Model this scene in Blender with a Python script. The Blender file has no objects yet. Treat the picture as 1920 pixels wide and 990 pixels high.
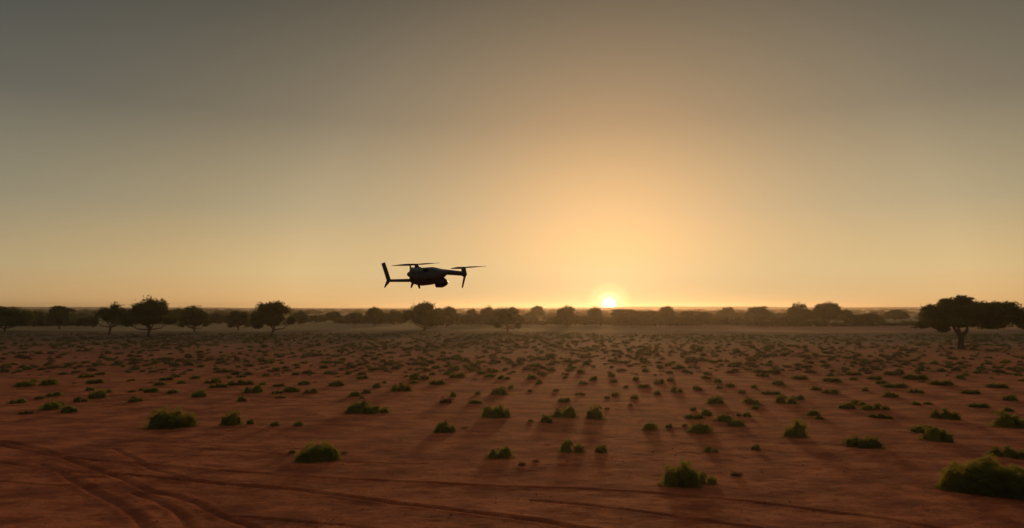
import bpy, math, random
import numpy as np
from mathutils import Vector, Matrix, Euler

S = bpy.context.scene
COL = S.collection
R = math.radians

# ------------------------------------------------------------------ camera
F = 1300.0                      # focal length in pixels of a 1920 wide frame
CAM_Z = 5.0
HORIZON = 578.0
PITCH = math.atan((HORIZON - 495.0) / F)
cd = bpy.data.cameras.new('camera')
cam = bpy.data.objects.new('camera', cd)
COL.objects.link(cam)
cam.location = (0, 0, CAM_Z)
cam.rotation_euler = (R(90) + PITCH, 0, 0)
cd.sensor_width = 36.0
cd.lens = F / 1920 * 36.0
cd.clip_start = 0.05
cd.clip_end = 20000
cd.dof.use_dof = True
cd.dof.focus_distance = 2.75
cd.dof.aperture_fstop = 5.6
S.camera = cam

# ------------------------------------------------------------------ world, sun, exposure
SUN_AZ = math.atan((1142 - 960) / F)          # clockwise from +Y
SUN_EL = R(3.4)                               # the light
DISC_EL = math.atan((HORIZON - 571) / F)      # where the disc itself stands
S.view_settings.view_transform = 'Standard'
S.view_settings.look = 'None'
S.view_settings.exposure = -0.485
S.view_settings.gamma = 1.0
S.view_settings.use_curve_mapping = False
S.cycles.volume_bounces = 0
S.cycles.max_bounces = 6
S.cycles.transparent_max_bounces = 8
S.cycles.use_denoising = True

W = bpy.data.worlds.new('World'); S.world = W; W.use_nodes = True
nt = W.node_tree; nt.nodes.clear()
def wn(t, **k):
    n = nt.nodes.new(t)
    for a, v in k.items(): setattr(n, a, v)
    return n
def wl(a, b): nt.links.new(a, b)
wout = wn('ShaderNodeOutputWorld'); bg = wn('ShaderNodeBackground')
bg.inputs['Strength'].default_value = 0.14
wl(bg.outputs[0], wout.inputs[0])
sky = wn('ShaderNodeTexSky', sky_type='NISHITA', sun_disc=False, sun_elevation=SUN_EL,
         sun_rotation=SUN_AZ, altitude=0.0, air_density=1.6, dust_density=6.0, ozone_density=1.0)
tc = wn('ShaderNodeTexCoord')
sep = wn('ShaderNodeSeparateXYZ'); wl(tc.outputs['Generated'], sep.inputs[0])
def wmath(op, a, b=None, c=None, clamp=False):
    n = wn('ShaderNodeMath', operation=op, use_clamp=clamp)
    for i, v in enumerate((a, b, c)):
        if v is None: continue
        if isinstance(v, (int, float)): n.inputs[i].default_value = v
        else: wl(v, n.inputs[i])
    return n.outputs[0]
def wmix(mode, fac, a, b):
    n = wn('ShaderNodeMix', data_type='RGBA', blend_type=mode)
    for s, v in ((n.inputs['Factor'], fac), (n.inputs[6], a), (n.inputs[7], b)):
        if isinstance(v, (int, float)): s.default_value = v
        elif isinstance(v, tuple): s.default_value = (*v, 1)
        else: wl(v, s)
    return n.outputs[2]
def wramp(fac, stops, interp='LINEAR'):
    n = wn('ShaderNodeValToRGB'); n.color_ramp.interpolation = interp
    e = n.color_ramp.elements
    while len(e) < len(stops): e.new(0.5)
    for el, (p, c) in zip(e, stops): el.position = p; el.color = (*c, 1)
    wl(fac, n.inputs[0]); return n.outputs[0]
# angular distance from the low sun, in degrees
sd = Vector((math.sin(SUN_AZ) * math.cos(DISC_EL), math.cos(SUN_AZ) * math.cos(DISC_EL), math.sin(DISC_EL)))
dt = wn('ShaderNodeVectorMath', operation='DOT_PRODUCT'); wl(tc.outputs['Generated'], dt.inputs[0]); dt.inputs[1].default_value = sd
ang = wmath('MULTIPLY', wmath('ARCCOSINE', wmath('MINIMUM', dt.outputs['Value'], 1.0)), 180 / math.pi)
elev = wmath('MULTIPLY', wmath('ARCSINE', sep.outputs[2]), 180 / math.pi)
# SKY_GRADE: the thick dust of the photographed evening, plus an added overhead fill, laid over the clear Nishita air
NISHITA_SHARE = 0.25
dust_fill_band = wramp(wmath('DIVIDE', elev, 60, clamp=True),
    [(0.0, (0.50, 0.298, 0.135)), (0.05, (0.405, 0.308, 0.175)), (0.13, (0.222, 0.200, 0.152)), (0.25, (0.083, 0.082, 0.078)),
     (0.42, (0.014, 0.020, 0.024)), (0.6, (0.10, 0.10, 0.095)), (1.0, (0.24, 0.23, 0.21))])  # last two stops, above the view, brightened to add ambient light on the ground
e1 = wmath('EXPONENT', wmath('DIVIDE', ang, -13.0))
e2 = wmath('EXPONENT', wmath('DIVIDE', ang, -3.0))
# the dust is thicker round the sun's side of the sky
side = wramp(wmath('DIVIDE', ang, 90, clamp=True), [(0.0, (1.18, 1.42, 1.45)), (0.133, (1.48, 1.62, 1.55)), (0.28, (2.05, 2.00, 1.72)), (0.378, (1.80, 1.70, 1.42)), (0.5, (1.50, 1.50, 1.38)), (1.0, (0.9, 0.95, 0.95))])
base = wmix('MULTIPLY', 1.0, dust_fill_band, side)
glow = wmix('ADD', 1.0, wmix('MIX', e1, (0, 0, 0), (0.43, 0.335, 0.175)), wmix('MIX', e2, (0, 0, 0), (0.16, 0.12, 0.04)))
dusty = wmix('ADD', 1.0, base, glow)
disc = wramp(wmath('DIVIDE', ang, 2.0, clamp=True), [(0.0, (6.0, 5.6, 3.8)), (0.19, (6.0, 5.6, 3.8)), (0.27, (1.3, 1.1, .5)), (0.55, (0.3, 0.24, 0.09)), (1.0, (0, 0, 0))])
dusty = wmix('ADD', 1.0, dusty, disc)
full = wmix('ADD', 1.0, wmix('MULTIPLY', 1.0, dusty, (10.0 * (1 - NISHITA_SHARE),) * 3), wmix('MULTIPLY', 1.0, sky.outputs[0], (NISHITA_SHARE,) * 3))
wl(full, bg.inputs[0])

ld = bpy.data.lights.new('sun', 'SUN'); ld.energy = 2.0; ld.angle = R(6.0); ld.color = (1.0, 0.52, 0.20)
lamp = bpy.data.objects.new('sun', ld); COL.objects.link(lamp)
sv = Vector((math.sin(SUN_AZ) * math.cos(SUN_EL), math.cos(SUN_AZ) * math.cos(SUN_EL), math.sin(SUN_EL)))
lamp.rotation_euler = sv.to_track_quat('Z', 'Y').to_euler()
lamp.location = (20, 0, 60)

# ------------------------------------------------------------------ helpers
def tag(o, label=None, cat=None, group=None, kind=None):
    if label: o['label'] = label
    if cat: o['category'] = cat
    if group: o['group'] = group
    if kind: o['kind'] = kind
    return o
cp, sp_ = math.cos(PITCH), math.sin(PITCH)
def ray(px, py):
    x = (px - 960) / F; y = (495 - py) / F
    return Vector((x, cp - y * sp_, sp_ + y * cp))
def ground_pt(px, py):
    d = ray(px, py); t = -CAM_Z / d.z
    return d.x * t, d.y * t
def depth_pt(px, py, D):
    d = ray(px, py); return Vector((0, 0, CAM_Z)) + d * (D / d.y)

def mesh(name, v, f, mat, smooth=False):
    """v (n,3); f (m,k) uniform faces."""
    v = np.asarray(v, np.float32); f = np.asarray(f, np.int32)
    me = bpy.data.meshes.new(name)
    me.vertices.add(len(v)); me.vertices.foreach_set('co', v.ravel())
    k = f.shape[1]
    me.loops.add(f.size); me.loops.foreach_set('vertex_index', f.ravel())
    me.polygons.add(len(f))
    me.polygons.foreach_set('loop_start', np.arange(0, f.size, k, dtype=np.int32))
    me.polygons.foreach_set('loop_total', np.full(len(f), k, np.int32))
    if smooth is not False:
        s = np.ones(len(f), bool) if smooth is True else smooth
        me.polygons.foreach_set('use_smooth', s)
    me.update(calc_edges=True); me.validate()
    me.materials.append(mat)
    return me
def link(name, me, parent=None, loc=None):
    o = bpy.data.objects.new(name, me); COL.objects.link(o)
    if parent: o.parent = parent
    if loc is not None: o.location = loc
    return o
def empty(name, loc, rz=0):
    o = bpy.data.objects.new(name, None); COL.objects.link(o); o.location = loc; o.rotation_euler = (0, 0, rz)
    o.empty_display_size = 0.2
    return o

# value noise
def vnoise(x, y, seed, period=64):
    g = np.random.default_rng(seed).random((period, period))
    xi = np.floor(x).astype(int); yi = np.floor(y).astype(int)
    fx = x - xi; fy = y - yi
    fx = fx * fx * (3 - 2 * fx); fy = fy * fy * (3 - 2 * fy)
    a = g[yi % period, xi % period]; b = g[yi % period, (xi + 1) % period]
    c = g[(yi + 1) % period, xi % period]; d = g[(yi + 1) % period, (xi + 1) % period]
    return (a * (1 - fx) + b * fx) * (1 - fy) + (c * (1 - fx) + d * fx) * fy - 0.5

# ------------------------------------------------------------------ materials
def mat(name):
    m = bpy.data.materials.new(name); m.use_nodes = True; m.node_tree.nodes.clear()
    return m
class N:
    def __init__(s, m): s.t = m.node_tree
    def n(s, t, **k):
        x = s.t.nodes.new(t)
        for a, v in k.items(): setattr(x, a, v)
        return x
    def l(s, a, b): s.t.links.new(a, b)
    def noise(s, vec, scale, detail=4, rough=0.55):
        x = s.n('ShaderNodeTexNoise'); x.inputs['Scale'].default_value = scale
        x.inputs['Detail'].default_value = detail; x.inputs['Roughness'].default_value = rough
        if vec is not None: s.l(vec, x.inputs['Vector'])
        return x.outputs[0]
    def ramp(s, fac, stops):
        x = s.n('ShaderNodeValToRGB'); e = x.color_ramp.elements
        while len(e) < len(stops): e.new(0.5)
        for el, (p, c) in zip(e, stops):
            el.position = p; el.color = (*c, 1) if isinstance(c, tuple) else (c, c, c, 1)
        s.l(fac, x.inputs[0]); return x.outputs[0]
    def mix(s, fac, a, b, mode='MIX'):
        x = s.n('ShaderNodeMix', data_type='RGBA', blend_type=mode)
        for so, v in ((x.inputs['Factor'], fac), (x.inputs[6], a), (x.inputs[7], b)):
            if isinstance(v, (int, float)): so.default_value = v
            elif isinstance(v, tuple): so.default_value = (*v, 1)
            else: s.l(v, so)
        return x.outputs[2]
    def m(s, op, a, b=None, clamp=False):
        x = s.n('ShaderNodeMath', operation=op, use_clamp=clamp)
        for i, v in enumerate((a, b)):
            if v is None: continue
            if isinstance(v, (int, float)): x.inputs[i].default_value = v
            else: s.l(v, x.inputs[i])
        return x.outputs[0]

def leaf_mat(name, dark, light, trans, tshare=0.4, nscale=0.6):
    m = mat(name); q = N(m)
    geo = q.n('ShaderNodeNewGeometry'); oi = q.n('ShaderNodeObjectInfo')
    nz = q.noise(geo.outputs['Position'], nscale, 3)
    c = q.ramp(nz, [(0.35, dark), (0.65, light)])
    rnd = q.m('ADD', q.m('MULTIPLY', oi.outputs['Random'], 0.5), 0.75)
    c = q.mix(1.0, c, q.n('ShaderNodeCombineColor').outputs[0], 'MULTIPLY') if False else c
    hs = q.n('ShaderNodeHueSaturation'); q.l(c, hs.inputs['Color']); q.l(rnd, hs.inputs['Value'])
    q.l(q.m('ADD', q.m('MULTIPLY', oi.outputs['Random'], 0.04), 0.48), hs.inputs['Hue'])
    d = q.n('ShaderNodeBsdfDiffuse'); q.l(hs.outputs[0], d.inputs[0])
    t = q.n('ShaderNodeBsdfTranslucent'); t.inputs[0].default_value = (*trans, 1)
    mx = q.n('ShaderNodeMixShader'); mx.inputs[0].default_value = tshare
    q.l(d.outputs[0], mx.inputs[1]); q.l(t.outputs[0], mx.inputs[2])
    o = q.n('ShaderNodeOutputMaterial'); q.l(mx.outputs[0], o.inputs[0])
    return m
M_SHRUB = leaf_mat('shrub_leaves', (0.020, 0.042, 0.016), (0.050, 0.084, 0.028), (0.58, 0.55, 0.11), 0.40, 4.0)
M_DRY = leaf_mat('dry_twigs', (0.10, 0.055, 0.03), (0.16, 0.09, 0.045), (0.25, 0.14, 0.06), 0.3, 4.0)
M_SCRUB = leaf_mat('scrub_leaves', (0.075, 0.072, 0.034), (0.12, 0.11, 0.05), (0.34, 0.26, 0.08), 0.4, 0.35)
M_CROWN = leaf_mat('tree_leaves', (0.030, 0.050, 0.015), (0.066, 0.095, 0.028), (0.16, 0.17, 0.04), 0.35, 0.5)
M_FAR = leaf_mat('distant_leaves', (0.045, 0.050, 0.022), (0.085, 0.080, 0.035), (0.15, 0.13, 0.04), 0.25, 0.03)

def principled(name, col, rough=0.6, metal=0.0, noise=None, bump=0):
    m = mat(name); q = N(m); b = q.n('ShaderNodeBsdfPrincipled')
    b.inputs['Base Color'].default_value = (*col, 1); b.inputs['Roughness'].default_value = rough
    b.inputs['Metallic'].default_value = metal
    if noise:
        tcx = q.n('ShaderNodeTexCoord'); nz = q.noise(tcx.outputs['Object'], noise, 5)
        q.l(q.ramp(nz, [(0.3, tuple(c * 0.75 for c in col)), (0.7, tuple(min(1, c * 1.2) for c in col))]), b.inputs['Base Color'])
        q.l(q.m('ADD', q.m('MULTIPLY', nz, 0.3), rough - 0.15), b.inputs['Roughness'])
        if bump:
            bp = q.n('ShaderNodeBump'); bp.inputs['Strength'].default_value = bump; bp.inputs['Distance'].default_value = 0.02
            q.l(nz, bp.inputs['Height']); q.l(bp.outputs[0], b.inputs['Normal'])
    o = q.n('ShaderNodeOutputMaterial'); q.l(b.outputs[0], o.inputs[0])
    return m
M_BARK = principled('bark', (0.075, 0.05, 0.035), 0.9, 0, 6.0, 0.5)

# ground
M_GROUND = mat('red_sand'); q = N(M_GROUND)
geo = q.n('ShaderNodeNewGeometry'); sx = q.n('ShaderNodeSeparateXYZ'); q.l(geo.outputs['Position'], sx.inputs[0])
P = geo.outputs['Position']
mp = q.n('ShaderNodeMapping'); mp.inputs['Scale'].default_value = (0.6, 1.1, 1); mp.inputs['Rotation'].default_value = (0, 0, R(24)); q.l(P, mp.inputs[0])
n_big = q.noise(mp.outputs[0], 0.12, 5, 0.6); n_mid = q.noise(mp.outputs[0], 0.8, 8, 0.72); n_fine = q.noise(P, 9, 5, 0.75)
red = q.ramp(n_mid, [(0.40, (0.20, 0.041, 0.015)), (0.49, (0.345, 0.072, 0.024)), (0.575, (0.55, 0.145, 0.048))])
red = q.mix(q.ramp(n_big, [(0.35, 0.0), (0.7, 0.5)]), red, (0.36, 0.088, 0.032))
red = q.mix(q.ramp(n_fine, [(0.52, 0.0), (0.66, 0.7)]), red, (0.15, 0.045, 0.02))
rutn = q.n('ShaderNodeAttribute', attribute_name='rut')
red = q.mix(q.m('MULTIPLY', rutn.outputs['Fac'], 0.5), red, (0.15, 0.036, 0.016))   # darker soil colour along the ruts
# distance zones of the plain itself: scrub soil, straw grass, red bare field, far olive bush
wob = q.noise(P, 0.02, 4, 0.6)
yw = q.m('ADD', sx.outputs[1], q.m('MULTIPLY', q.m('SUBTRACT', wob, 0.5), 70.0))
n_pl = q.noise(P, 0.09, 4, 0.6)
straw = q.ramp(n_pl, [(0.3, (0.16, 0.105, 0.048)), (0.7, (0.27, 0.185, 0.085))])
scrub = q.ramp(n_pl, [(0.3, (0.15, 0.066, 0.034)), (0.7, (0.235, 0.098, 0.048))])
deep = q.ramp(n_pl, [(0.3, (0.060, 0.036, 0.022)), (0.7, (0.090, 0.050, 0.029))])
olive = q.ramp(q.noise(P, 0.01, 4), [(0.3, (0.10, 0.085, 0.045)), (0.7, (0.20, 0.15, 0.075))])
redfield = q.ramp(n_pl, [(0.3, (0.25, 0.10, 0.055)), (0.7, (0.33, 0.15, 0.08))])
isright = q.ramp(q.m('DIVIDE', q.m('ADD', q.m('ADD', sx.outputs[0], -26.0), q.m('MULTIPLY', q.m('SUBTRACT', wob, .5), 30.0)), 30.0, True), [(0.0, 0.0), (1.0, 1.0)])
pale = q.mix(isright, straw, redfield)
def zone(lo, hi): return q.m('DIVIDE', q.m('SUBTRACT', yw, lo), hi - lo, True)
c = q.mix(zone(50, 105), red, scrub)
yr = q.m('ADD', 0.0, yw)
c = q.mix(zone(98, 118), c, deep)
c = q.mix(zone(146, 156), c, pale)
c = q.mix(zone(210, 260), c, olive)
b = q.n('ShaderNodeBsdfPrincipled'); q.l(c, b.inputs['Base Color']); b.inputs['Roughness'].default_value = 0.95
b.inputs['Specular IOR Level'].default_value = 0.15
bp = q.n('ShaderNodeBump'); bp.inputs['Strength'].default_value = 0.8; bp.inputs['Distance'].default_value = 0.05
hsum = q.m('ADD', q.m('MULTIPLY', q.noise(mp.outputs[0], 3.2, 6, 0.7), 1.0), q.m('MULTIPLY', n_fine, 0.5))
q.l(hsum, bp.inputs['Height']); q.l(bp.outputs[0], b.inputs['Normal'])
o = q.n('ShaderNodeOutputMaterial'); q.l(b.outputs[0], o.inputs[0])

# ------------------------------------------------------------------ ground
TRACKS = [  # pixel polylines read off the plain, half width m, depth m
 ([(-80,818),(0,835),(110,858),(250,870),(400,882),(560,893),(700,900),(900,910),(1080,915),(1230,925),(1400,940),(1530,955),(1640,968),(1760,990),(1900,1010)], .17, .075),
 ([(-80,858),(0,868),(60,876),(130,884),(250,892),(330,900),(420,908),(560,920),(640,929),(740,943),(830,952),(930,966),(1010,976),(1090,990),(1250,1015)], .20, .09),
 ([(1000,938),(1080,945),(1180,957),(1280,972),(1420,992),(1500,1010)], .15, .055),
 ([(0,827),(78,843),(138,866),(191,884),(237,900),(283,923),(325,929),(371,945),(407,966),(430,975),(480,992),(520,1010)], .19, .075),
 ([(215,841),(255,862),(283,880),(318,888),(353,900),(424,910)], .16, .055),
 ([(80,872),(110,880),(148,905),(184,926),(216,941),(255,965),(275,990),(290,1010)], .24, .075),
 ([(255,926),(297,940),(330,957),(350,980),(362,1000)], .20, .07),
 ([(0,902),(85,910),(180,912)], .14, .04),
 ([(440,970),(560,978),(640,984),(760,1000)], .14, .05),
 ([(360,840),(440,844),(530,852)], .14, .04),
 ([(640,866),(720,868),(800,870)], .14, .035),
 ([(1280,848),(1380,856),(1430,870)], .12, .025),
]
def axis(lim, fine, step, ratio, start=0.0):
    out = [start]; x = start; s = step
    while x < lim:
        if x > fine: s *= ratio
        x += s; out.append(x)
    return np.array(out)
ax = axis(2500, 17, 0.085, 1.045)
xs = np.concatenate([-ax[:0:-1], ax])
ys = np.concatenate([-axis(400, 1, 8, 1.3)[:0:-1], np.linspace(0, 12, 12)[:-1], axis(2600, 27, 0.06, 1.017, 12.0)])
X, Y = np.meshgrid(xs, ys)
def fade(d0, d1): return np.clip((d1 - np.hypot(X, Y)) / (d1 - d0), 0, 1)
ca, sa = math.cos(R(24)), math.sin(R(24))
U = X * ca + Y * sa; V = -X * sa + Y * ca
Z = (0.05 * vnoise(U / 5, V / 2.6, 1) + 0.018 * vnoise(U / 2.1, V / 0.9, 2)) * fade(80, 200)
Z += (0.012 * vnoise(U / 0.9, V / 0.35, 3) + 0.014 * vnoise(X / 0.31, Y / 0.27, 4) + 0.010 * vnoise(X / 0.17, Y / 0.15, 6)) * fade(26, 60)
Z += 0.5 * vnoise(X / 60, Y / 60, 5) * np.clip((np.hypot(X, Y) - 60) / 100, 0, 1) * fade(600, 1500)
mask = (np.abs(X) < 40) & (Y > 11) & (Y < 40)
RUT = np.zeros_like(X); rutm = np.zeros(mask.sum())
xm, ym = X[mask], Y[mask]; zadd = np.zeros_like(xm)
wobm = 0.10 * vnoise(xm / 1.3, ym / 1.3, 11)
for pts, hw, dep in TRACKS:
    dep *= 0.62 if hw < .21 else .50
    hw *= .52
    gp = [np.array(ground_pt(*p)) for p in pts]
    dmin = np.full(xm.shape, 1e9); sgn = np.zeros_like(xm)
    for a, bb in zip(gp[:-1], gp[1:]):
        ab = bb - a; L2 = ab @ ab
        t = np.clip(((xm - a[0]) * ab[0] + (ym - a[1]) * ab[1]) / L2, 0, 1)
        dd = np.hypot(xm - a[0] - t * ab[0], ym - a[1] - t * ab[1])
        dmin = np.minimum(dmin, dd)
    dmin = dmin + wobm * 0.35
    depv = dep * (1 + 0.9 * vnoise(xm / 1.7, ym / 1.7, 12))
    zadd -= depv * np.exp(-np.clip(dmin / hw, 0, 20) ** 4)
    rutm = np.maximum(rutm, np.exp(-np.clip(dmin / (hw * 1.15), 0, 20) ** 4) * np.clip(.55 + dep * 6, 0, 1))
    zadd += depv * 0.32 * np.exp(-((dmin - hw * 1.75) / (hw * 0.55)) ** 2)
Z[mask] += zadd
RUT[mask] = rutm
nx, ny = len(xs), len(ys)
idx = np.arange(nx * ny).reshape(ny, nx)
faces = np.stack([idx[:-1, :-1], idx[:-1, 1:], idx[1:, 1:], idx[1:, :-1]], -1).reshape(-1, 4)
g = link('ground', mesh('ground', np.stack([X, Y, Z], -1).reshape(-1, 3), faces, M_GROUND, True))
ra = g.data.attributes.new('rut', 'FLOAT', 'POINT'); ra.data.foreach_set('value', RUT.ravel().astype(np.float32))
tag(g, 'flat red sandy plain crossed by tyre tracks', 'ground', kind='structure')
def gz(x, y):
    i = min(max(np.searchsorted(xs, x), 1), nx - 1); j = min(max(np.searchsorted(ys, y), 1), ny - 1)
    return float(Z[j, i])

# low hills on the skyline
hx = np.linspace(-2450, 2450, 240); hy = np.linspace(1500, 2550, 24)
HX, HY = np.meshgrid(hx, hy)
HZ = (7.5 + 7 * vnoise(HX / 500, HY / 500, 21) + 2.5 * vnoise(HX / 110, HY / 200, 22)) * np.sin(np.clip((HY - 1500) / 1050, 0, 1) * math.pi) ** 0.7 - 0.6
hi = np.arange(HX.size).reshape(HX.shape)
hf = np.stack([hi[:-1, :-1], hi[:-1, 1:], hi[1:, 1:], hi[1:, :-1]], -1).reshape(-1, 4)
M_HILL = principled('hill_bush', (0.12, 0.095, 0.055), 0.95, 0, 0.01)
h = link('hills', mesh('hills', np.stack([HX, HY, HZ], -1).reshape(-1, 3), hf, M_HILL, True))
tag(h, 'low brown hills along the skyline', 'hills', kind='structure')

# ------------------------------------------------------------------ foliage geometry
import bmesh
def ico(sub):
    bm = bmesh.new(); bmesh.ops.create_icosphere(bm, subdivisions=sub, radius=1)
    v = np.array([x.co[:] for x in bm.verts]); f = np.array([[x.index for x in y.verts] for y in bm.faces]); bm.free()
    return v, f
ICO = {1: ico(1), 2: ico(2), 3: ico(3)}
def unit(rng, n):
    v = rng.normal(size=(n, 3)); return v / np.linalg.norm(v, axis=1)[:, None]
class Geo:
    def __init__(s): s.v = []; s.f = []; s.n = 0; s.sm = []
    def add(s, v, f, smooth=False):
        s.v.append(v); s.f.append(f + s.n); s.n += len(v); s.sm.append(np.full(len(f), smooth))
    def blob(s, c, r, rng, sub=2, rough=0.12, zmin=None):
        v, f = ICO[sub]; k = 1 + rough * rng.normal(size=len(v))[:, None]
        p = np.asarray(c) + v * k * np.asarray(r)
        if zmin is not None: p[:, 2] = np.maximum(p[:, 2], zmin)
        s.add(p, f, True)
    def leaves(s, P, size, rng, asp=0.55):
        n = len(P); a = unit(rng, n); b_ = np.cross(a, unit(rng, n)); b_ /= np.linalg.norm(b_, axis=1)[:, None] + 1e-9
        sz = (size * rng.uniform(0.6, 1.4, n))[:, None]
        v = np.stack([P - a * sz, P + b_ * sz * asp, P + a * sz, P - b_ * sz * asp], 1).reshape(-1, 3)
        i = np.arange(n)[:, None] * 4
        s.add(v, np.concatenate([i + [0, 1, 2], i + [0, 2, 3]]))
    def blades(s, P, D, length, width, rng):
        n = len(P); D = D + 0.45 * unit(rng, n); D /= np.linalg.norm(D, axis=1)[:, None]
        w = np.cross(D, unit(rng, n)); w /= np.linalg.norm(w, axis=1)[:, None] + 1e-9
        L = (length * rng.uniform(0.5, 1.5, n))[:, None]
        v = np.stack([P - w * width / 2, P + w * width / 2, P + D * L], 1).reshape(-1, 3)
        s.add(v, np.arange(3 * n).reshape(n, 3))
    def tube(s, pts, radii, k=7):
        pts = [np.asarray(p, float) for p in pts]; rings = []
        for i, p in enumerate(pts):
            t = pts[min(i + 1, len(pts) - 1)] - pts[max(i - 1, 0)]; t /= np.linalg.norm(t) + 1e-9
            a = np.cross(t, [0.31, 0.95, 0.05]); a /= np.linalg.norm(a); b2 = np.cross(t, a)
            th = np.linspace(0, 2 * math.pi, k, endpoint=False)[:, None]
            rings.append(p + radii[i] * (np.cos(th) * a + np.sin(th) * b2))
        v = np.concatenate(rings); f = []
        for i in range(len(pts) - 1):
            for j in range(k):
                a0 = i * k + j; a1 = i * k + (j + 1) % k
                f += [[a0, a1, a1 + k], [a0, a1 + k, a0 + k]]
        s.add(v, np.array(f), True)
    def build(s, name, m):
        return mesh(name, np.concatenate(s.v), np.concatenate(s.f), m, np.concatenate(s.sm))

# ---- shrubs: mounds of short blades; mesh is 1 wide, 1 tall
def shrub_geo(mounds, rng, blades=2600, blen=0.075, bw=0.016, puff=True, g=None, lumps=9):
    """mounds: (x, y, rx, ry, h). Every mound is broken into lumps carrying outward blades."""
    g = g or Geo()
    area = sum(m_[2] * m_[4] for m_ in mounds)
    for (mx, my, rx, ry, hh) in mounds:
        S3 = np.array([rx, ry, hh]); c0 = np.array([mx, my, hh * 0.02])
        g.blob(c0, S3 * [.66, .66, .66], rng, 3, 0.10, -0.04)
        n = int(blades * rx * hh / area)
        npf = lumps * 2
        pc = unit(rng, npf * 2); pc = pc[pc[:, 2] > -0.05][:npf]; pc *= rng.uniform(0.64, 0.86, (len(pc), 1))
        pr = rng.uniform(.13, .27, len(pc))
        w_ = rng.integers(0, len(pc), n); d = unit(rng, n)
        out = pc[w_] / np.linalg.norm(pc[w_], axis=1)[:, None]
        d = d + out * .7; d /= np.linalg.norm(d, axis=1)[:, None]
        q_ = pc[w_] + d * (pr[w_] * rng.uniform(.55, 1.05, n))[:, None]
        q_[:, 2] = np.maximum(q_[:, 2], -0.02)
        g.blades(c0 + q_ * S3, d * [1, 1, .8] + [0, 0, .4], blen * .85, bw, rng)
        # loose skirt on the sand
        ns_ = n // 12; th = rng.uniform(0, 6.28, ns_); rr_ = rng.uniform(.85, 1.12, ns_)
        sk = np.stack([np.cos(th) * rr_, np.sin(th) * rr_, rng.uniform(0, .06, ns_)], 1)
        g.blades(c0 + sk * S3, np.stack([np.cos(th), np.sin(th), np.full(ns_, .5)], 1), blen, bw, rng)
    return g
MOUNDS = {
 'single': [[(0, 0, .5, .42, 1.0)], [(-.06, 0, .44, .42, 1.0), (.28, -.05, .24, .28, .62)], [(.05, 0, .45, .4, 1.), (-.25, .05, .27, .3, .78)]],
 'double': [[(.18, 0, .33, .34, 1.0), (-.24, -.04, .28, .28, .66)], [(-.2, .0, .32, .34, 1.0), (.26, -.08, .27, .28, .68)], [(-.24, 0, .27, .3, .86), (.2, -.02, .32, .32, 1.0)]],
 'cluster': [[(-.27, .05, .25, .27, .85), (.12, .14, .2, .22, 1.0), (-.02, -.12, .27, .26, .72), (.33, 0, .19, .22, .66)],
             [(-.24, .08, .24, .26, .78), (.02, .16, .25, .24, 1.0), (.12, -.14, .2, .2, .55), (.34, .02, .18, .2, .6), (-.36, -.1, .16, .16, .5)]],
 'low': [[(-.22, 0, .3, .28, .9), (.2, 0, .32, .26, 1.0), (0, -.08, .28, .24, .8)], [(-.3, 0, .22, .2, .8), (0, .05, .26, .24, 1.0), (.28, 0, .24, .2, .75)]],
}
PROTO = {}
rng = np.random.default_rng(7)
for kind, lst in MOUNDS.items():
    PROTO[kind] = [shrub_geo(ms, rng, 4600, .055).build('shrub_' + kind, M_SHRUB) for ms in lst]
dryg = Geo(); d_ = unit(rng, 260); d_[:, 2] = np.abs(d_[:, 2])
dryg.blades(d_ * [.2, .2, .1], d_, .5, .03, rng); PROTO['dry'] = [dryg.build('dry_sprig', M_DRY)]
PROTO['drymound'] = [shrub_geo([(0, 0, .5, .4, .9)], rng, 900, .1, .02).build('dry_mound', M_DRY)]

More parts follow.
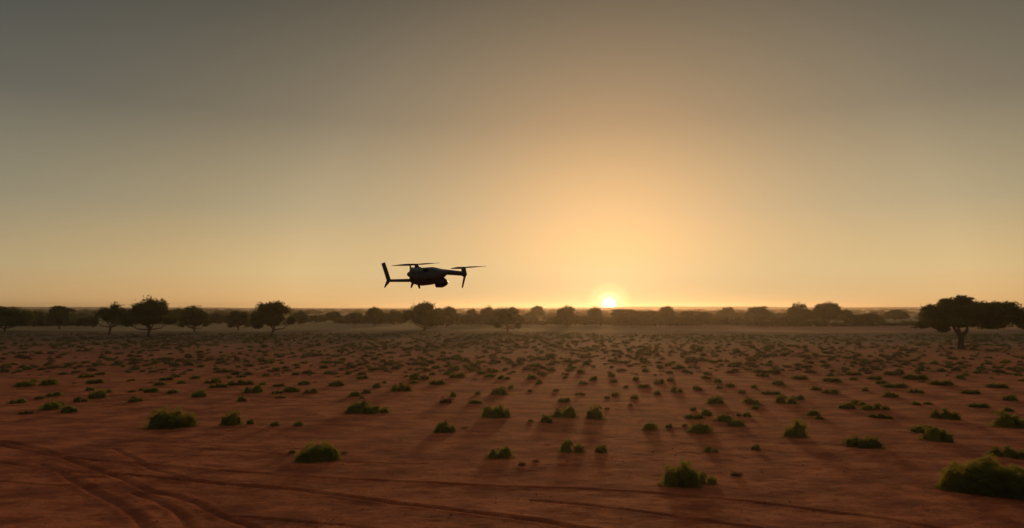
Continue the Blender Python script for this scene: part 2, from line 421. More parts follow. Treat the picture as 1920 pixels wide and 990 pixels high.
# landmark shrubs: px x, base y, width px, height px, kind, label, phrase used by neighbours' labels
LAND = [
 (596,866,78,36,'hero1','big round dark green shrub standing just above the tyre tracks, below the drone','the big round shrub by the tracks'),
 (322,805,80,36,'hero2','dark shrub of four touching mounds on open sand at left','the four-mound shrub'),
 (435,799,40,27,'single','compact domed shrub with one tiny round shrub close beside it','the compact dome beside a tiny shrub'),
 (1275,915,72,48,'hero3','tall twin-headed bright green shrub with glowing fringe, nearest the lower tracks','the tall twin-headed shrub'),
 (1323,909,40,24,'double','small lobed shrub tucked against the tall twin-headed shrub in the foreground',None),
 (1864,932,142,56,'hero4','largest shrub of all, long wide dark mound cut by the picture edge','the largest shrub'),
 (1619,839,64,21,'low','long flat-topped low shrub alone on bare sand','the long flat-topped shrub'),
 (1756,829,52,27,'single','domed shrub with bright grassy rim, a darker small shrub behind it','the dome with the bright rim'),
 (1725,812,30,14,'single','dark low shrub half behind the dome with the bright rim',None),
 (1774,787,46,18,'low','broad low dark shrub behind the dome with the bright rim','the broad low dark shrub'),
 (1891,803,48,27,'single','rounded shrub close to the picture edge, behind the largest shrub','the rounded edge shrub'),
 (1892,858,54,18,'low','low spreading shrub at the picture edge directly behind the largest shrub','the low spreading edge shrub'),
 (1492,823,42,34,'upright','upright two-mound shrub, taller than wide, alone on the sand','the upright two-mound shrub'),
 (1333,850,26,14,'double','little pair of joined round mounds on bare sand','the little joined pair'),
 (1418,845,19,12,'single','lone little round shrub on bare sand below the upright two-mound shrub',None),
 (1313,813,47,22,'single','humped shrub trailing a low skirt to one side','the humped shrub'),
 (1072,850,48,27,'double','sloping shrub with glowing crest and lower hump to one side','the sloping glowing shrub'),
 (1128,850,26,17,'single','small pointed shrub next to the sloping glowing shrub',None),
 (937,860,50,24,'double','round shrub with a flat low mound attached, below the drone nose','the round shrub with flat extension'),
 (834,813,42,27,'cluster','dark blocky shrub cluster casting a long shadow, straight below the drone','the dark blocky shrub'),
 (930,786,56,31,'cluster','clump of four rounded mounds on the open plain under the drone nose','the four-ball clump'),
 (1058,785,50,25,'double','domed shrub tapering to a low end, in a row of three','the tapering dome'),
 (1024,794,27,18,'single','small dome in the row of three, nearest the four-ball clump',None),
 (1116,788,37,28,'single','tall round dome ending the row of three','the tall dome of the row'),
 (1219,807,30,18,'single','isolated neat dome with a tiny shrub trailing it','the isolated neat dome'),
 (680,777,66,27,'cluster','lumpy spread of five small joined mounds','the lumpy five-mound shrub'),
 (937,741,36,18,'single','dark oval shrub with a little shrub behind it','the dark oval shrub'),
 (753,735,42,17,'low','sloping elongated shrub, lower one of a slanting pair','the slanting pair'),
 (785,713,40,15,'double','upper larger shrub of the slanting pair',None),
 (184,748,31,16,'single','dark round shrub among smaller ones near the plain edge','the dark round shrub'),
 (95,769,32,17,'single','domed shrub near the picture edge, larger of a close pair','the close pair'),
 (128,774,29,14,'single','smaller rounder shrub of the close pair near the picture edge',None),
 (374,746,29,14,'single','neat half-dome shrub alone on open sand behind the four-mound shrub','the neat half-dome'),
 (474,738,37,16,'double','broad double shrub in the middle rows, above a small round one','the broad double shrub'),
 (1473,758,39,17,'double','wide shrub with a second crest behind it','the wide crested shrub'),
 (1343,758,35,16,'single','smooth dome alone behind the humped shrub','the smooth dome'),
 (1627,770,25,12,'single','middle shrub of a loose string of four','the string of four'),
]
OTHERS = """547,852,17,10;470,797,15,13;516,800,20,10;560,800,20,10;113,760,12,8;49,776,22,6;32,756,25,9;74,749,15,7;100,744,25,9;150,754,22,10
203,738,15,8;168,733,16,8;45,726,30,11;92,723,28,12;178,720,28,9;163,708,26,7;187,703,18,6;247,737,14,6;265,733,10,5;250,747,12,5;283,737,26,11
323,738,22,9;453,754,19,12;300,723,22,8;312,714,25,8;329,708,18,6;366,711,20,8;340,720,18,8;400,719,32,8;409,728,32,10;452,723,48,11;493,722,16,6
523,725,24,7;545,736,34,12;582,738,26,11;520,739,22,7;526,747,22,6;571,722,26,9;422,699,36,7;453,708,18,6;430,709,12,5;499,705,16,6;519,703,12,4
632,725,34,13;665,744,24,12;686,739,20,11;678,748,12,6;721,776,20,13;699,777,14,7;707,728,18,12;721,719,11,6;775,720,22,8;811,704,15,8;820,722,32,11
857,709,34,11;840,687,18,7;838,703,18,8;857,675,20,6;903,702,18,9;919,708,26,9;944,712,26,9;997,712,24,11;849,745,14,13;958,729,12,9;896,740,14,8
995,792,12,7;1138,768,12,5;1255,803,16,9;1042,735,14,9;1089,740,20,6;1093,721,22,8;1150,717,18,8;1138,748,14,7;1154,743,18,9;1190,749,18,10
1182,762,10,7;1208,728,26,9;1192,714,14,10;1236,720,22,11;1233,740,16,9;1268,736,24,12;1258,716,18,9;1300,770,14,8;1324,781,25,16;1302,786,38,11
1284,801,12,9;1358,792,36,17;1382,800,38,14;1401,782,18,10;1385,781,12,8;1416,768,16,10;1391,738,16,9;1369,726,20,9;1414,728,13,8;1349,729,14,8
1345,718,18,10;1430,707,26,8;1447,739,38,7;1494,750,28,10;1525,780,24,13;1536,787,18,8;1590,767,32,12;1608,760,26,11;1651,769,28,12;1652,785,40,8
1558,738,28,10;1530,732,22,8;1623,734,13,8;1669,745,28,11;1719,738,24,8;1718,760,16,7;1739,759,16,6;1835,765,32,9;1891,772,18,8;1765,723,38,10
1716,712,42,11;1678,728,44,9;1895,752,22,11;1500,712,30,9;1560,716,34,9;1600,704,30,8;1640,712,26,8;1820,740,30,9;1870,728,34,9;1460,722,24,9"""
OTHERS = [tuple(int(a) for a in s_.split(',')) for ln in OTHERS.split('\n') for s_ in ln.split(';')]
DRY = [(836,757,34,14,'low brown dried mound beside a small upright shrub','drymound'), (978,873,19,8,'dark little withered tuft beside a thin dry sprig below the drone nose','drymound'),
       (1005,868,14,11,'thin dry forked sprig standing by a dark withered tuft','dry'), (1026,834,12,5,'tiny brown withered tuft on bare sand behind the round shrub with flat extension','dry'),
       (871,803,13,8,'small brown dry tuft behind the dark blocky shrub','dry'), (1380,894,26,9,'flat brown withered mound alone on sand beyond the tall twin-headed shrub','drymound'),
       (644,852,16,12,'pale dry grass sprig at the edge of the big round shrub','dry')]
G_SHRUB = 'green shrubs scattered over the red plain'
taken = []
def put_shrub(px, py, w, h, me, label, cat='shrub', group=G_SHRUB, name='shrub', seed=0, rz=None):
    x, y = ground_pt(px, py - h * 0.12)
    k = math.hypot(x, y) / F; r = random.Random(int(px * 977 + py))
    o = link(name, me); o.location = (x, y, gz(x, y) - 0.02)
    ww = w * k * 1.0
    o.scale = (ww, ww * r.uniform(.85, 1.05) if w < 100 else ww * .55, h * k * 0.98)
    yaw = -math.atan2(x, y)
    o.rotation_euler = (0, 0, yaw + (r.uniform(-.25, .25) if rz is None else rz))
    tag(o, label, cat, group); taken.append((x, y, ww)); return o
def hero(spec, seed, blades, bl, bw, lumps=26):
    return shrub_geo(spec, np.random.default_rng(seed), blades, bl, bw, lumps=lumps).build('shrub', M_SHRUB)
HERO = {
 'hero1': hero([(0, 0, .46, .42, 1.0), (-.28, -.05, .24, .26, .55), (.3, -.03, .22, .28, .75)], 31, 14000, .042, .011),
 'hero2': hero([(-.28, .05, .23, .27, .9), (.1, .16, .2, .22, 1.0), (-.02, -.12, .27, .26, .76), (.34, .02, .17, .22, .72), (-.12, .1, .2, .2, .98)], 32, 14000, .042, .011),
 'hero3': hero([(-.2, 0, .3, .32, .80), (.12, .05, .26, .3, 1.0), (.32, -.02, .2, .26, .68)], 33, 16000, .045, .011),
 'hero4': hero([(-.27, 0, .24, .3, .82), (-.05, .05, .26, .33, 1.0), (.2, .02, .26, .3, .86), (.38, -.05, .17, .26, .62), (-.1, -.14, .2, .2, .6)], 34, 80000, .034, .0075, 50),
 'upright': hero([(.12, .05, .38, .36, 1.0), (-.24, -.08, .27, .3, .62)], 35, 7000, .055, .010),
}
land_pts = []
for i, (px, py, w, h, kind, label, phrase) in enumerate(LAND):
    me = HERO[kind] if kind in HERO else PROTO[kind][i % len(PROTO[kind])]
    put_shrub(px, py, w, h, me, label, rz=0 if kind in HERO or kind in ('double', 'cluster') else None)
    if phrase: land_pts.append((px, py, phrase, w))
ORD = ['', 'second ', 'third ', 'fourth ', 'fifth ', 'sixth ', 'seventh ', 'eighth ', 'ninth ', 'tenth ', 'eleventh ', 'twelfth ']
buckets = {}
for s_ in sorted(OTHERS, key=lambda t: -t[1]):
    px, py, w, h = s_
    best = min(land_pts, key=lambda L: math.hypot((L[0] - px), (L[1] - py) * 2.6))
    dx, dy = px - best[0], (py - best[1]) * 2.6
    rel = ('left of' if dx < 0 else 'right of') if abs(dx) > abs(dy) else ('behind' if dy < 0 else 'in front of')
    buckets.setdefault((best[2], rel), []).append((math.hypot(dx, dy), s_))
for (phr, rel), lst in buckets.items():
    lst.sort()
    for i, (_, (px, py, w, h)) in enumerate(lst):
        size = 'tiny' if w < 15 else 'small' if w < 25 else 'wide low' if w / h > 3 else 'medium'
        label = f'{size} green shrub, {"nearest" if i == 0 else ORD[i] + "nearest"} {rel} {phr}'
        kind = 'low' if w / h > 2.9 else 'double' if (px + py) % 4 == 0 and w > 20 else 'single'
        put_shrub(px, py, w, h, PROTO[kind][(px * 3 + py) % len(PROTO[kind])], label)
for (px, py, w, h, label, kind) in DRY:
    put_shrub(px, py, w, h, PROTO[kind][0], label, 'dry tuft', 'dry tufts on the red plain', 'dry_tuft')

# further shrubs, countable but alike
rr = random.Random(5)
n_named = len(LAND) + len(OTHERS)
FARG = 'small alike shrubs in the crowded rows of the mid plain'
cands = []
tries = 0
while len(cands) < 300 - n_named and tries < 20000:
    tries += 1
    y = rr.uniform(36, 66); x = rr.uniform(-0.77, 0.77) * y
    if y < 46 and rr.random() < 0.80: continue
    w = rr.uniform(0.35, 1.15)
    if any(abs(x - tx) < (tw + w) * .55 + .25 and abs(y - ty) < (tw + w) * .6 + .4 for tx, ty, tw in taken): continue
    taken.append((x, y, w)); cands.append((x, y, w))
proto_low = link('shrub', PROTO['low'][0])
first = True
for (x, y, w) in cands:
    o = proto_low if first else proto_low.copy()
    if not first: COL.objects.link(o)
    first = False
    k = rr.choice(['single', 'low', 'single', 'double', 'low']); o.data = rr.choice(PROTO[k])
    o.location = (x, y, gz(x, y) - .02); o.rotation_euler = (0, 0, rr.uniform(0, 6.28))
    o.scale = (w, w * rr.uniform(.8, 1), w * rr.uniform(.22, .38))
    tag(o, 'small low green shrub, one of many alike crowding the mid plain behind the larger shrubs', 'shrub', FARG)

# the mass of scrub beyond: nobody could count it
g = Geo(); rng = np.random.default_rng(77)
protos = []
for s_ in range(8):
    t = Geo(); r0 = np.random.default_rng(s_)
    shrub_geo([(0, 0, .5, .42, 1.0), (r0.uniform(-.3, .3), .1, .3, .3, .8)], r0, 150, .13, .06, g=t)
    protos.append((np.concatenate(t.v), np.concatenate(t.f), np.concatenate(t.sm)))
N_SCRUB = 6000
d_all = 52 + (138 - 52) * rng.random(N_SCRUB) ** 0.85
for i in range(N_SCRUB):
    d = d_all[i]; x = rng.uniform(-0.82, 0.82) * d; y = d
    if rng.random() < 0.55 * (vnoise(np.array([x / 9]), np.array([y / 16]), 41)[0] + 0.25 > 0.3): continue
    w = rng.uniform(.3, 1.1)
    if any(abs(x - tx) < .7 and abs(y - ty) < .7 for tx, ty, tw in taken if abs(tx - x) < 1): continue
    v, f, sm = protos[i % 8]; a = rng.uniform(0, 6.28); ca_, sa_ = math.cos(a), math.sin(a)
    vv = v * [w, w, w * rng.uniform(.22, .42)]
    vv = np.stack([vv[:, 0] * ca_ - vv[:, 1] * sa_ + x, vv[:, 0] * sa_ + vv[:, 1] * ca_ + y, vv[:, 2] + gz(x, y) - .02], 1)
    g.v.append(vv); g.f.append(f + g.n); g.n += len(vv); g.sm.append(sm)
o = link('scrub', g.build('scrub', M_SCRUB))
tag(o, 'dense olive mass of low scrub covering the plain up to the trees', 'scrub', kind='stuff')

# loose clods and dry straw on the near soil
M_CLOD = principled('clod', (0.34, 0.09, 0.035), 0.95, 0, 20)
g = Geo(); rng = np.random.default_rng(15)
cl = vnoise(np.arange(9000) * .37, np.arange(9000) * .11, 3)
for i in range(900):
    d = 14.5 + 30 * rng.random() ** 1.3; x = rng.uniform(-.8, .8) * d
    if vnoise(np.array([x / 3]), np.array([d / 3]), 61)[0] < rng.uniform(-.3, .25): continue
    r_ = rng.uniform(.010, .026) * (1 if rng.random() < .95 else 1.8)
    g.blob((x, d, gz(x, d) + r_ * .3), (r_ * rng.uniform(.8, 1.5), r_, r_ * rng.uniform(.5, .8)), rng, 1, .16)
o = link('clods', g.build('clods', M_CLOD)); tag(o, 'loose red clods and grit strewn over the near soil', 'soil clods', kind='stuff')
g = Geo()
for i in range(900):
    d = 15 + 32 * rng.random(); x = rng.uniform(-.8, .8) * d
    if vnoise(np.array([x / 5]), np.array([d / 5]), 62)[0] < rng.uniform(-.1, .35): continue
    n = int(rng.integers(4, 14)); D_ = unit(rng, n); D_[:, 2] = np.abs(D_[:, 2]) * .6 + .1
    P_ = np.array([x, d, gz(x, d)]) + rng.normal(size=(n, 3)) * [.05, .05, 0]
    g.blades(P_, D_, rng.uniform(.05, .16), .008, rng)
o = link('dry_grass', g.build('dry_grass', M_DRY)); tag(o, 'sparse wisps of dry grass among the shrubs', 'dry grass', kind='stuff')

# ------------------------------------------------------------------ trees
def crown_geo(lobes, rng, n, leaf, g, zfloor=None, core=0.66):
    tot = sum(l[3] * l[5] for l in lobes)
    for (cx, cy, cz, rx, ry, rz_) in lobes:
        g.blob((cx, cy, cz), (rx * core, ry * core, rz_ * core), rng, 2, 0.10)
        k = max(40, int(n * rx * rz_ / tot)); npf = max(9, int(k / 55))
        pd = unit(rng, npf); pd[:, 2] = np.where(pd[:, 2] < -0.5, -pd[:, 2], pd[:, 2])
        pc = pd * rng.uniform(0.66, 0.92, (npf, 1))
        which = rng.integers(0, npf, k); off = rng.normal(size=(k, 3)) * 0.19
        pr = pc[which] + off
        pr[:, 2] = np.maximum(pr[:, 2], -0.75 + 0.1 * rng.random(k))
        P_ = np.array([cx, cy, cz]) + pr * [rx, ry, rz_]
        g.leaves(P_, leaf, rng)
TREES = [
 # centre x, top y, crown bottom y, base y, width, style, label
 (8,574,614,622,96,'broad','dark broad tree cut by the picture edge, first of the horizon trees'),
 (63,586,610,615,40,'dome','low rounded tree close beside the edge tree'),
 (112,575,611,618,50,'flat','flat-topped tree with gaps in its thin upper layer'),
 (158,597,612,614,30,'dome','small dark bush tree between the flat-topped tree and a forked one'),
 (205,570,608,628,62,'airy','open-crowned tree with pale forking trunk'),
 (277,561,613,631,86,'knob','big dark tree with a separate tuft on top and one short trunk'),
 (330,580,606,610,38,'dome','half hidden tree just behind the big tufted tree'),
 (365,575,614,623,52,'dome','bell-shaped dark tree standing clear of its neighbours'),
 (410,587,606,609,28,'dome','small rounded tree in the gap beside the bell-shaped tree'),
 (447,585,612,620,48,'dome','low spreading tree between the bell-shaped tree and the wide leaning one'),
 (509,565,614,632,78,'wide','wide dark tree with notched crown and slim straight trunk'),
 (561,584,607,610,32,'dome','rounded tree just behind the wide notched tree'),
 (595,592,604,606,30,'dome','very small distant tree on the pale grass'),
 (626,585,603,607,32,'dome','small egg-shaped distant tree on the pale grass'),
 (665,588,607,610,40,'dome','low squat tree joined to a taller round one'),
 (703,577,607,612,40,'dome','round-headed tree standing above the squat ones'),
 (738,583,606,609,36,'dome','middling rounded tree between the round-headed tree and the large bushy one'),
 (793,567,613,621,76,'knob','large bushy dark tree below the drone with leaning tip'),
 (836,575,608,613,46,'dome','wide sloping tree beside the large bushy tree'),
 (884,580,606,610,26,'dome','narrow dim tree in the sun haze beyond the sloping tree'),
 (917,576,607,609,40,'peak','peaked tree at the start of the sunlit haze'),
 (953,576,611,621,60,'wide','large rounded tree with visible trunk in front of the peaked tree'),
 (1008,574,590,604,22,'knobby','small ball-topped tree standing above the hazy treeline'),
 (1064,575,608,612,44,'wide','flat-backed hazy tree, first before the sun'),
 (1114,577,606,609,32,'dome','hazy tree whose top touches the sun glow'),
 (1172,579,607,610,54,'flat','hazy tree directly beside the sun disc on its far side'),
 (1214,582,607,610,58,'flat','low dim tree in the brightest haze past the sun'),
 (1250,576,606,610,28,'knobby','hazy tree with a round knob showing above the belt'),
 (1302,583,607,610,66,'flat','low tree between the knobbed tree and the hedge'),
 (1363,577,598,602,36,'dome','round tree on the skyline before the double-humped ones'),
 (1424,575,602,606,54,'wide','humped skyline tree above the end of the hedge'),
 (1500,570,602,606,48,'knob','tufted tree with bright gap beside the taller dome tree'),
 (1552,567,603,607,60,'dome','tall dome-shaped skyline tree above the hedge'),
 (1590,581,602,605,26,'dome','small tree leaning on the tall dome-shaped skyline tree'),
 (1629,589,608,610,58,'dome','broad dark mound-shaped tree rising out of the hedge'),
 (1680,581,599,601,44,'dome','lone round tree on the open field near the great tree'),
]
G_TREE = 'trees along the horizon'
def tree(px, top, cbot, base, w, style, label, seed):
    rng = np.random.default_rng(seed); r = random.Random(seed)
    x, y = ground_pt(px, base); d = y; k = d / F
    H = (base - top) * k; cb = (base - cbot - (3.0 if base > 616 else 1.0)) * k; Wd = w * k
    root = empty('tree', (x, y, gz(x, y)))
    tag(root, label, 'tree', G_TREE)
    ch = H - cb; hw = Wd / 2 * (1.0 if style == 'flat' else 1.18); L = []
    if style in ('dome', 'wide', 'broad', 'knobby', 'peak', 'airy', 'knob'):
        lean = r.uniform(-.12, .12) * hw
        L.append((0, 0, cb + ch * .36, hw * .70, hw * .66, ch * .38))
        L.append((lean, 0, H - ch * .36, hw * r.uniform(.44, .56), hw * .5, ch * .36))
        for i in range(13):
            a = r.uniform(0, 6.28) if i > 5 else (0.3 + math.pi * (i % 2) + r.uniform(-.6, .4)); zz = r.uniform(.10, .80)
            env = math.sqrt(max(.05, 1 - max(0, zz - .25) / .80)) * (1 if zz > .2 else .85)
            s1 = r.uniform(.20, .34)
            q_ = max(.1, env - s1 * .9)
            L.append((lean * zz + math.cos(a) * hw * q_, math.sin(a) * hw * q_, cb + ch * zz, hw * s1, hw * s1, ch * r.uniform(.15, .24)))
    if style in ('wide',):
        L.append((-.35 * hw, 0, H - ch * .27, hw * .35, hw * .35, ch * .22)); L.append((.2 * hw, 0, H - ch * .2, hw * .33, hw * .35, ch * .2))
    if style == 'broad':
        L.append((-.1 * hw, 0, H - ch * .2, hw * .22, hw * .3, ch * .2)); L.append((.7 * hw, 0, cb + ch * .5, hw * .3, hw * .3, ch * .4))
    if style == 'knobby':
        L = [(0, 0, H - ch * .42, hw * .75, hw * .75, ch * .42), (0, 0, cb + ch * .2, hw, hw, ch * .35)]
    if style == 'peak':
        L.append((0, 0, H - ch * .14, hw * .22, hw * .22, ch * .17))
    if style == 'flat':
        L = [(0, 0, cb + ch * .38, hw * .85, hw * .8, ch * .36), (-.1 * hw, 0, H - ch * .13, hw * .7, hw * .6, ch * .10), (.55 * hw, 0, H - ch * .24, hw * .42, hw * .4, ch * .10), (-.5 * hw, 0, H - ch * .3, hw * .4, hw * .4, ch * .12)]
    if style == 'knob':
        sg = r.choice((-1, 1))
        L += [(sg * .12 * hw, 0, H - ch * .14, hw * .26, hw * .26, ch * .14), (-sg * .22 * hw, 0, H - ch * .28, hw * .26, hw * .26, ch * .14), (sg * .45 * hw, 0, H - ch * .42, hw * .3, hw * .3, ch * .16)]
    g = Geo(); crown_geo(L, rng, 5200 if style != 'airy' else 3400, max(.15, 0.0010 * d), g, core=.66 if style != 'airy' else .5)
    link('crown', g.build('crown', M_CROWN), root)
    t = Geo(); tr = max(.12, H * .035); bx = r.uniform(-.1, .1) * hw
    mid = np.array([bx, 0, cb * .75 + .2])
    t.tube([(0, 0, -.2), (bx * .4 + r.uniform(-.15, .15), 0, cb * .35), mid], [tr * 1.35, tr, tr * .9], 8)
    for l_ in r.sample(L, min(7, len(L))):
        e = np.array(l_[:3]); m1 = mid * .45 + e * .55 + [0, 0, -.12 * ch]
        t.tube([mid - [0, 0, .05], m1, e], [tr * .62, tr * .4, tr * .12], 6)
    link('trunk', t.build('trunk', M_BARK), root)
    return root
for i, T in enumerate(TREES): tree(*T, seed=100 + i)

# the great spreading tree
def great_tree():
    x, y = ground_pt(1803, 654); k = y / F
    root = empty('tree', (x, y, gz(x, y)))
    tag(root, 'great spreading umbrella tree with forked trunk, largest and nearest of all trees', 'tree', G_TREE)
    def L(px, py, rx, rz_, cy=0.0, ry=None): return ((px - 1803) * k, cy, (654 - py) * k, rx * k, (ry or rx) * k, rz_ * k)
    lob = [L(1755, 586, 17, 13, 1), L(1744, 606, 16, 15, -1), L(1778, 615, 14, 8, 1), L(1846, 612, 20, 7, -1), L(1762, 602, 26, 19), L(1751, 609, 16, 14, 2), L(1765, 588, 28, 18, -1), L(1790, 598, 34, 20, 2.5), L(1772, 606, 26, 12, -3.), L(1785, 574, 20, 12), L(1805, 564, 20, 8.5),
           L(1817, 569, 15, 9), L(1778, 567, 12, 7), L(1797, 582, 30, 15, 0), L(1830, 590, 34, 20, -2), L(1832, 603, 28, 12, 3), L(1860, 592, 32, 22, 1.5), L(1886, 576, 22, 9.5),
           L(1870, 580, 22, 11, -1), L(1895, 592, 26, 19), L(1912, 596, 20, 20, 1), L(1905, 610, 22, 11, -2), L(1868, 610, 30, 11, 0), L(1845, 573, 14, 6), L(1754, 618, 14, 6, -2), L(1925, 600, 16, 14)]
    g = Geo(); crown_geo(lob, np.random.default_rng(5), 26000, .13, g, core=.62)
    link('crown', g.build('crown', M_CROWN), root)
    t = Geo(); f = lambda px, py, yy=0.0: ((px - 1803) * k, yy, (654 - py) * k)
    t.tube([f(1803, 658), f(1802, 645), f(1803, 634), f(1802, 629)], [.52, .36, .33, .36], 10)
    t.tube([f(1802, 631), f(1793, 620, -.1), f(1780, 606, -.6), f(1758, 596, -.6)], [.26, .2, .14, .06])
    t.tube([f(1803, 631), f(1814, 621), f(1822, 608, .6), f(1845, 592, .8)], [.27, .2, .15, .06])
    t.tube([f(1802, 629), f(1803, 612, .5), f(1806, 590, .5), f(1804, 572, 0)], [.2, .14, .1, .05])
    t.tube([f(1820, 612), f(1848, 604, -.6), f(1880, 592, -.4)], [.16, .12, .05])
    t.tube([f(1784, 611), f(1764, 608, .6), f(1742, 606, 1)], [.12, .09, .04])
    link('trunk', t.build('trunk', M_BARK), root)
great_tree()

# the hedge of joined bushes on the right of the sun
def hedge(pts, label, seed, d0=0):
    rng = np.random.default_rng(seed); g = Geo(); L = []
    x0, y0 = ground_pt(*pts[0][:2])
    for (a, b_) in zip(pts[:-1], pts[1:]):
        n = max(2, int((b_[0] - a[0]) / 9))
        for i in range(n):
            t = i / n; px = a[0] + (b_[0] - a[0]) * t; base = a[1] + (b_[1] - a[1]) * t; hp = a[2] + (b_[2] - a[2]) * t
            x, y = ground_pt(px, base); k = y / F; hh = hp * k * rng.uniform(.5, 1.15)
            L.append((x - x0, y - y0 + rng.uniform(-1, 1), hh * .42, 8 * k * rng.uniform(.7, 1.5), 1.6, hh * .55))
    crown_geo(L, rng, 7500, .2, g, core=.8)
    o = link('hedge', g.build('hedge', M_CROWN)); o.location = (x0, y0, 0)
    tag(o, label, 'hedge'); return o
hedge([(1318, 608, 16), (1400, 611, 14), (1480, 612, 17), (1560, 612, 12), (1640, 612, 10), (1725, 611, 9)], 'long dark hedge of joined bushes bordering the bare red field', 3)
hedge([(1165, 611, 16), (1240, 611, 17), (1318, 610, 16)], 'hazy dense thicket hedge directly under the sun glow', 4)
hedge([(-40, 612, 17), (90, 612, 19), (180, 611, 16)], 'dark thicket filling the gaps behind the edge trees and the flat-topped tree', 7)
hedge([(212, 609, 17), (320, 607, 20), (472, 606, 15)], 'dark thicket running behind the big tufted tree and the bell-shaped tree', 8)
hedge([(636, 606, 12), (700, 607, 15), (765, 606, 15)], 'low thicket joining the squat tree and the round-headed tree', 9)
hedge([(850, 609, 15), (920, 609, 17), (984, 609, 14)], 'dim thicket behind the peaked tree, beyond the drone', 10)
hedge([(985, 609, 13), (1040, 609, 15), (1165, 610, 14)], 'dim hazy hedge before the sun, between the ball-topped and glowing trees', 6)

# far bush on the plain towards the skyline
g = Geo(); rng = np.random.default_rng(99)
for i in range(1500):
    d = 270 + 1250 * rng.random() ** 1.6; x = rng.uniform(-.85, .85) * d
    if vnoise(np.array([x / 90]), np.array([d / 120]), 51)[0] < -0.05 and rng.random() < .8: continue
    hh = rng.uniform(1.6, 4.2) * (1.0 if d > 450 else .85); ww = rng.uniform(1.6, 4.5) * (1 + d / 1500)
    c0 = np.array([x, d, gz(x, d)])
    g.blob(c0 + [0, 0, hh * .5], (ww * .8, ww * .8, hh * .42), rng, 1, .16)
    k = 46; u = unit(rng, k); u[:, 2] = np.abs(u[:, 2]) * 1.2 - .3
    g.leaves(c0 + [0, 0, hh * .5] + u * [ww, ww, hh * .48], .0011 * d, rng, .8)
o = link('woodland', g.build('woodland', M_FAR)); tag(o, 'hazy far woodland scattered to the skyline behind the horizon trees', 'woodland', kind='stuff')

# ------------------------------------------------------------------ drone
M_SHELL = principled('grey_plastic', (0.070, 0.066, 0.060), 0.42, 0, 60)
M_BLACK = principled('black_plastic', (0.022, 0.021, 0.020), 0.38)
M_LENS = principled('lens_glass', (0.01, 0.01, 0.015), 0.06)
M_METAL = principled('motor_metal', (0.09, 0.085, 0.08), 0.35, 0.7)
M_ARM = principled('arm_plastic', (0.06, 0.058, 0.055), 0.45, 0, 60)
DD = 2.7; KZ = DD / F / 8.727
dc = depth_pt(700 + 900 / 8.727, 470 + 420 / 8.727, DD)
drone = empty('drone', dc, -math.atan2(dc.x, dc.y))
tag(drone, 'dark quadcopter drone hovering over the plain, camera slung under its nose', 'drone')
def zp(u, v, w=0.0): return np.array([(u - 900) * KZ, w, (420 - v) * KZ])
def loft(sections, nseg=28, p=2.6, cap=True):
    """sections: (u, vtop, vbot, halfdepth m) along the drone's length."""
    v = []; f = []
    for (u, t, b_, w) in sections:
        c = zp(u, (t + b_) / 2); hz = (b_ - t) / 2 * KZ
        for i in range(nseg):
            th = 2 * math.pi * i / nseg; ct, st = math.cos(th), math.sin(th)
            v.append(c + [0, w * math.copysign(abs(ct) ** (2 / p), ct), hz * math.copysign(abs(st) ** (2 / p), st)])
    for s_ in range(len(sections) - 1):
        for i in range(nseg):
            a = s_ * nseg + i; b2 = s_ * nseg + (i + 1) % nseg
            f += [[a, b2, b2 + nseg], [a, b2 + nseg, a + nseg]]
    for s_, flip in ((0, 1), (len(sections) - 1, 0)):
        ci = len(v); v.append(np.mean(v[s_ * nseg:(s_ + 1) * nseg], axis=0))
        for i in range(nseg):
            a, b2 = s_ * nseg + i, s_ * nseg + (i + 1) % nseg
            f.append([a, ci, b2] if flip else [a, b2, ci])
    return np.array(v), np.array(f)
def dpart(name, v, f, m, parent=drone, smooth=True):
    return link(name, mesh(name, v, f, m, smooth), parent)
hull = [(592, 345, 440, .010), (597, 300, 495, .026), (606, 272, 515, .034), (640, 275, 535, .040), (690, 275, 555, .042), (760, 268, 573, .043), (800, 280, 575, .044),
        (900, 271, 565, .044), (960, 266, 556, .044), (1010, 272, 546, .043), (1060, 284, 512, .041), (1110, 296, 478, .038), (1160, 306, 438, .033), (1200, 315, 396, .028), (1236, 326, 372, .018)]
v, f = loft(hull); body = dpart('body', v, f, M_SHELL)
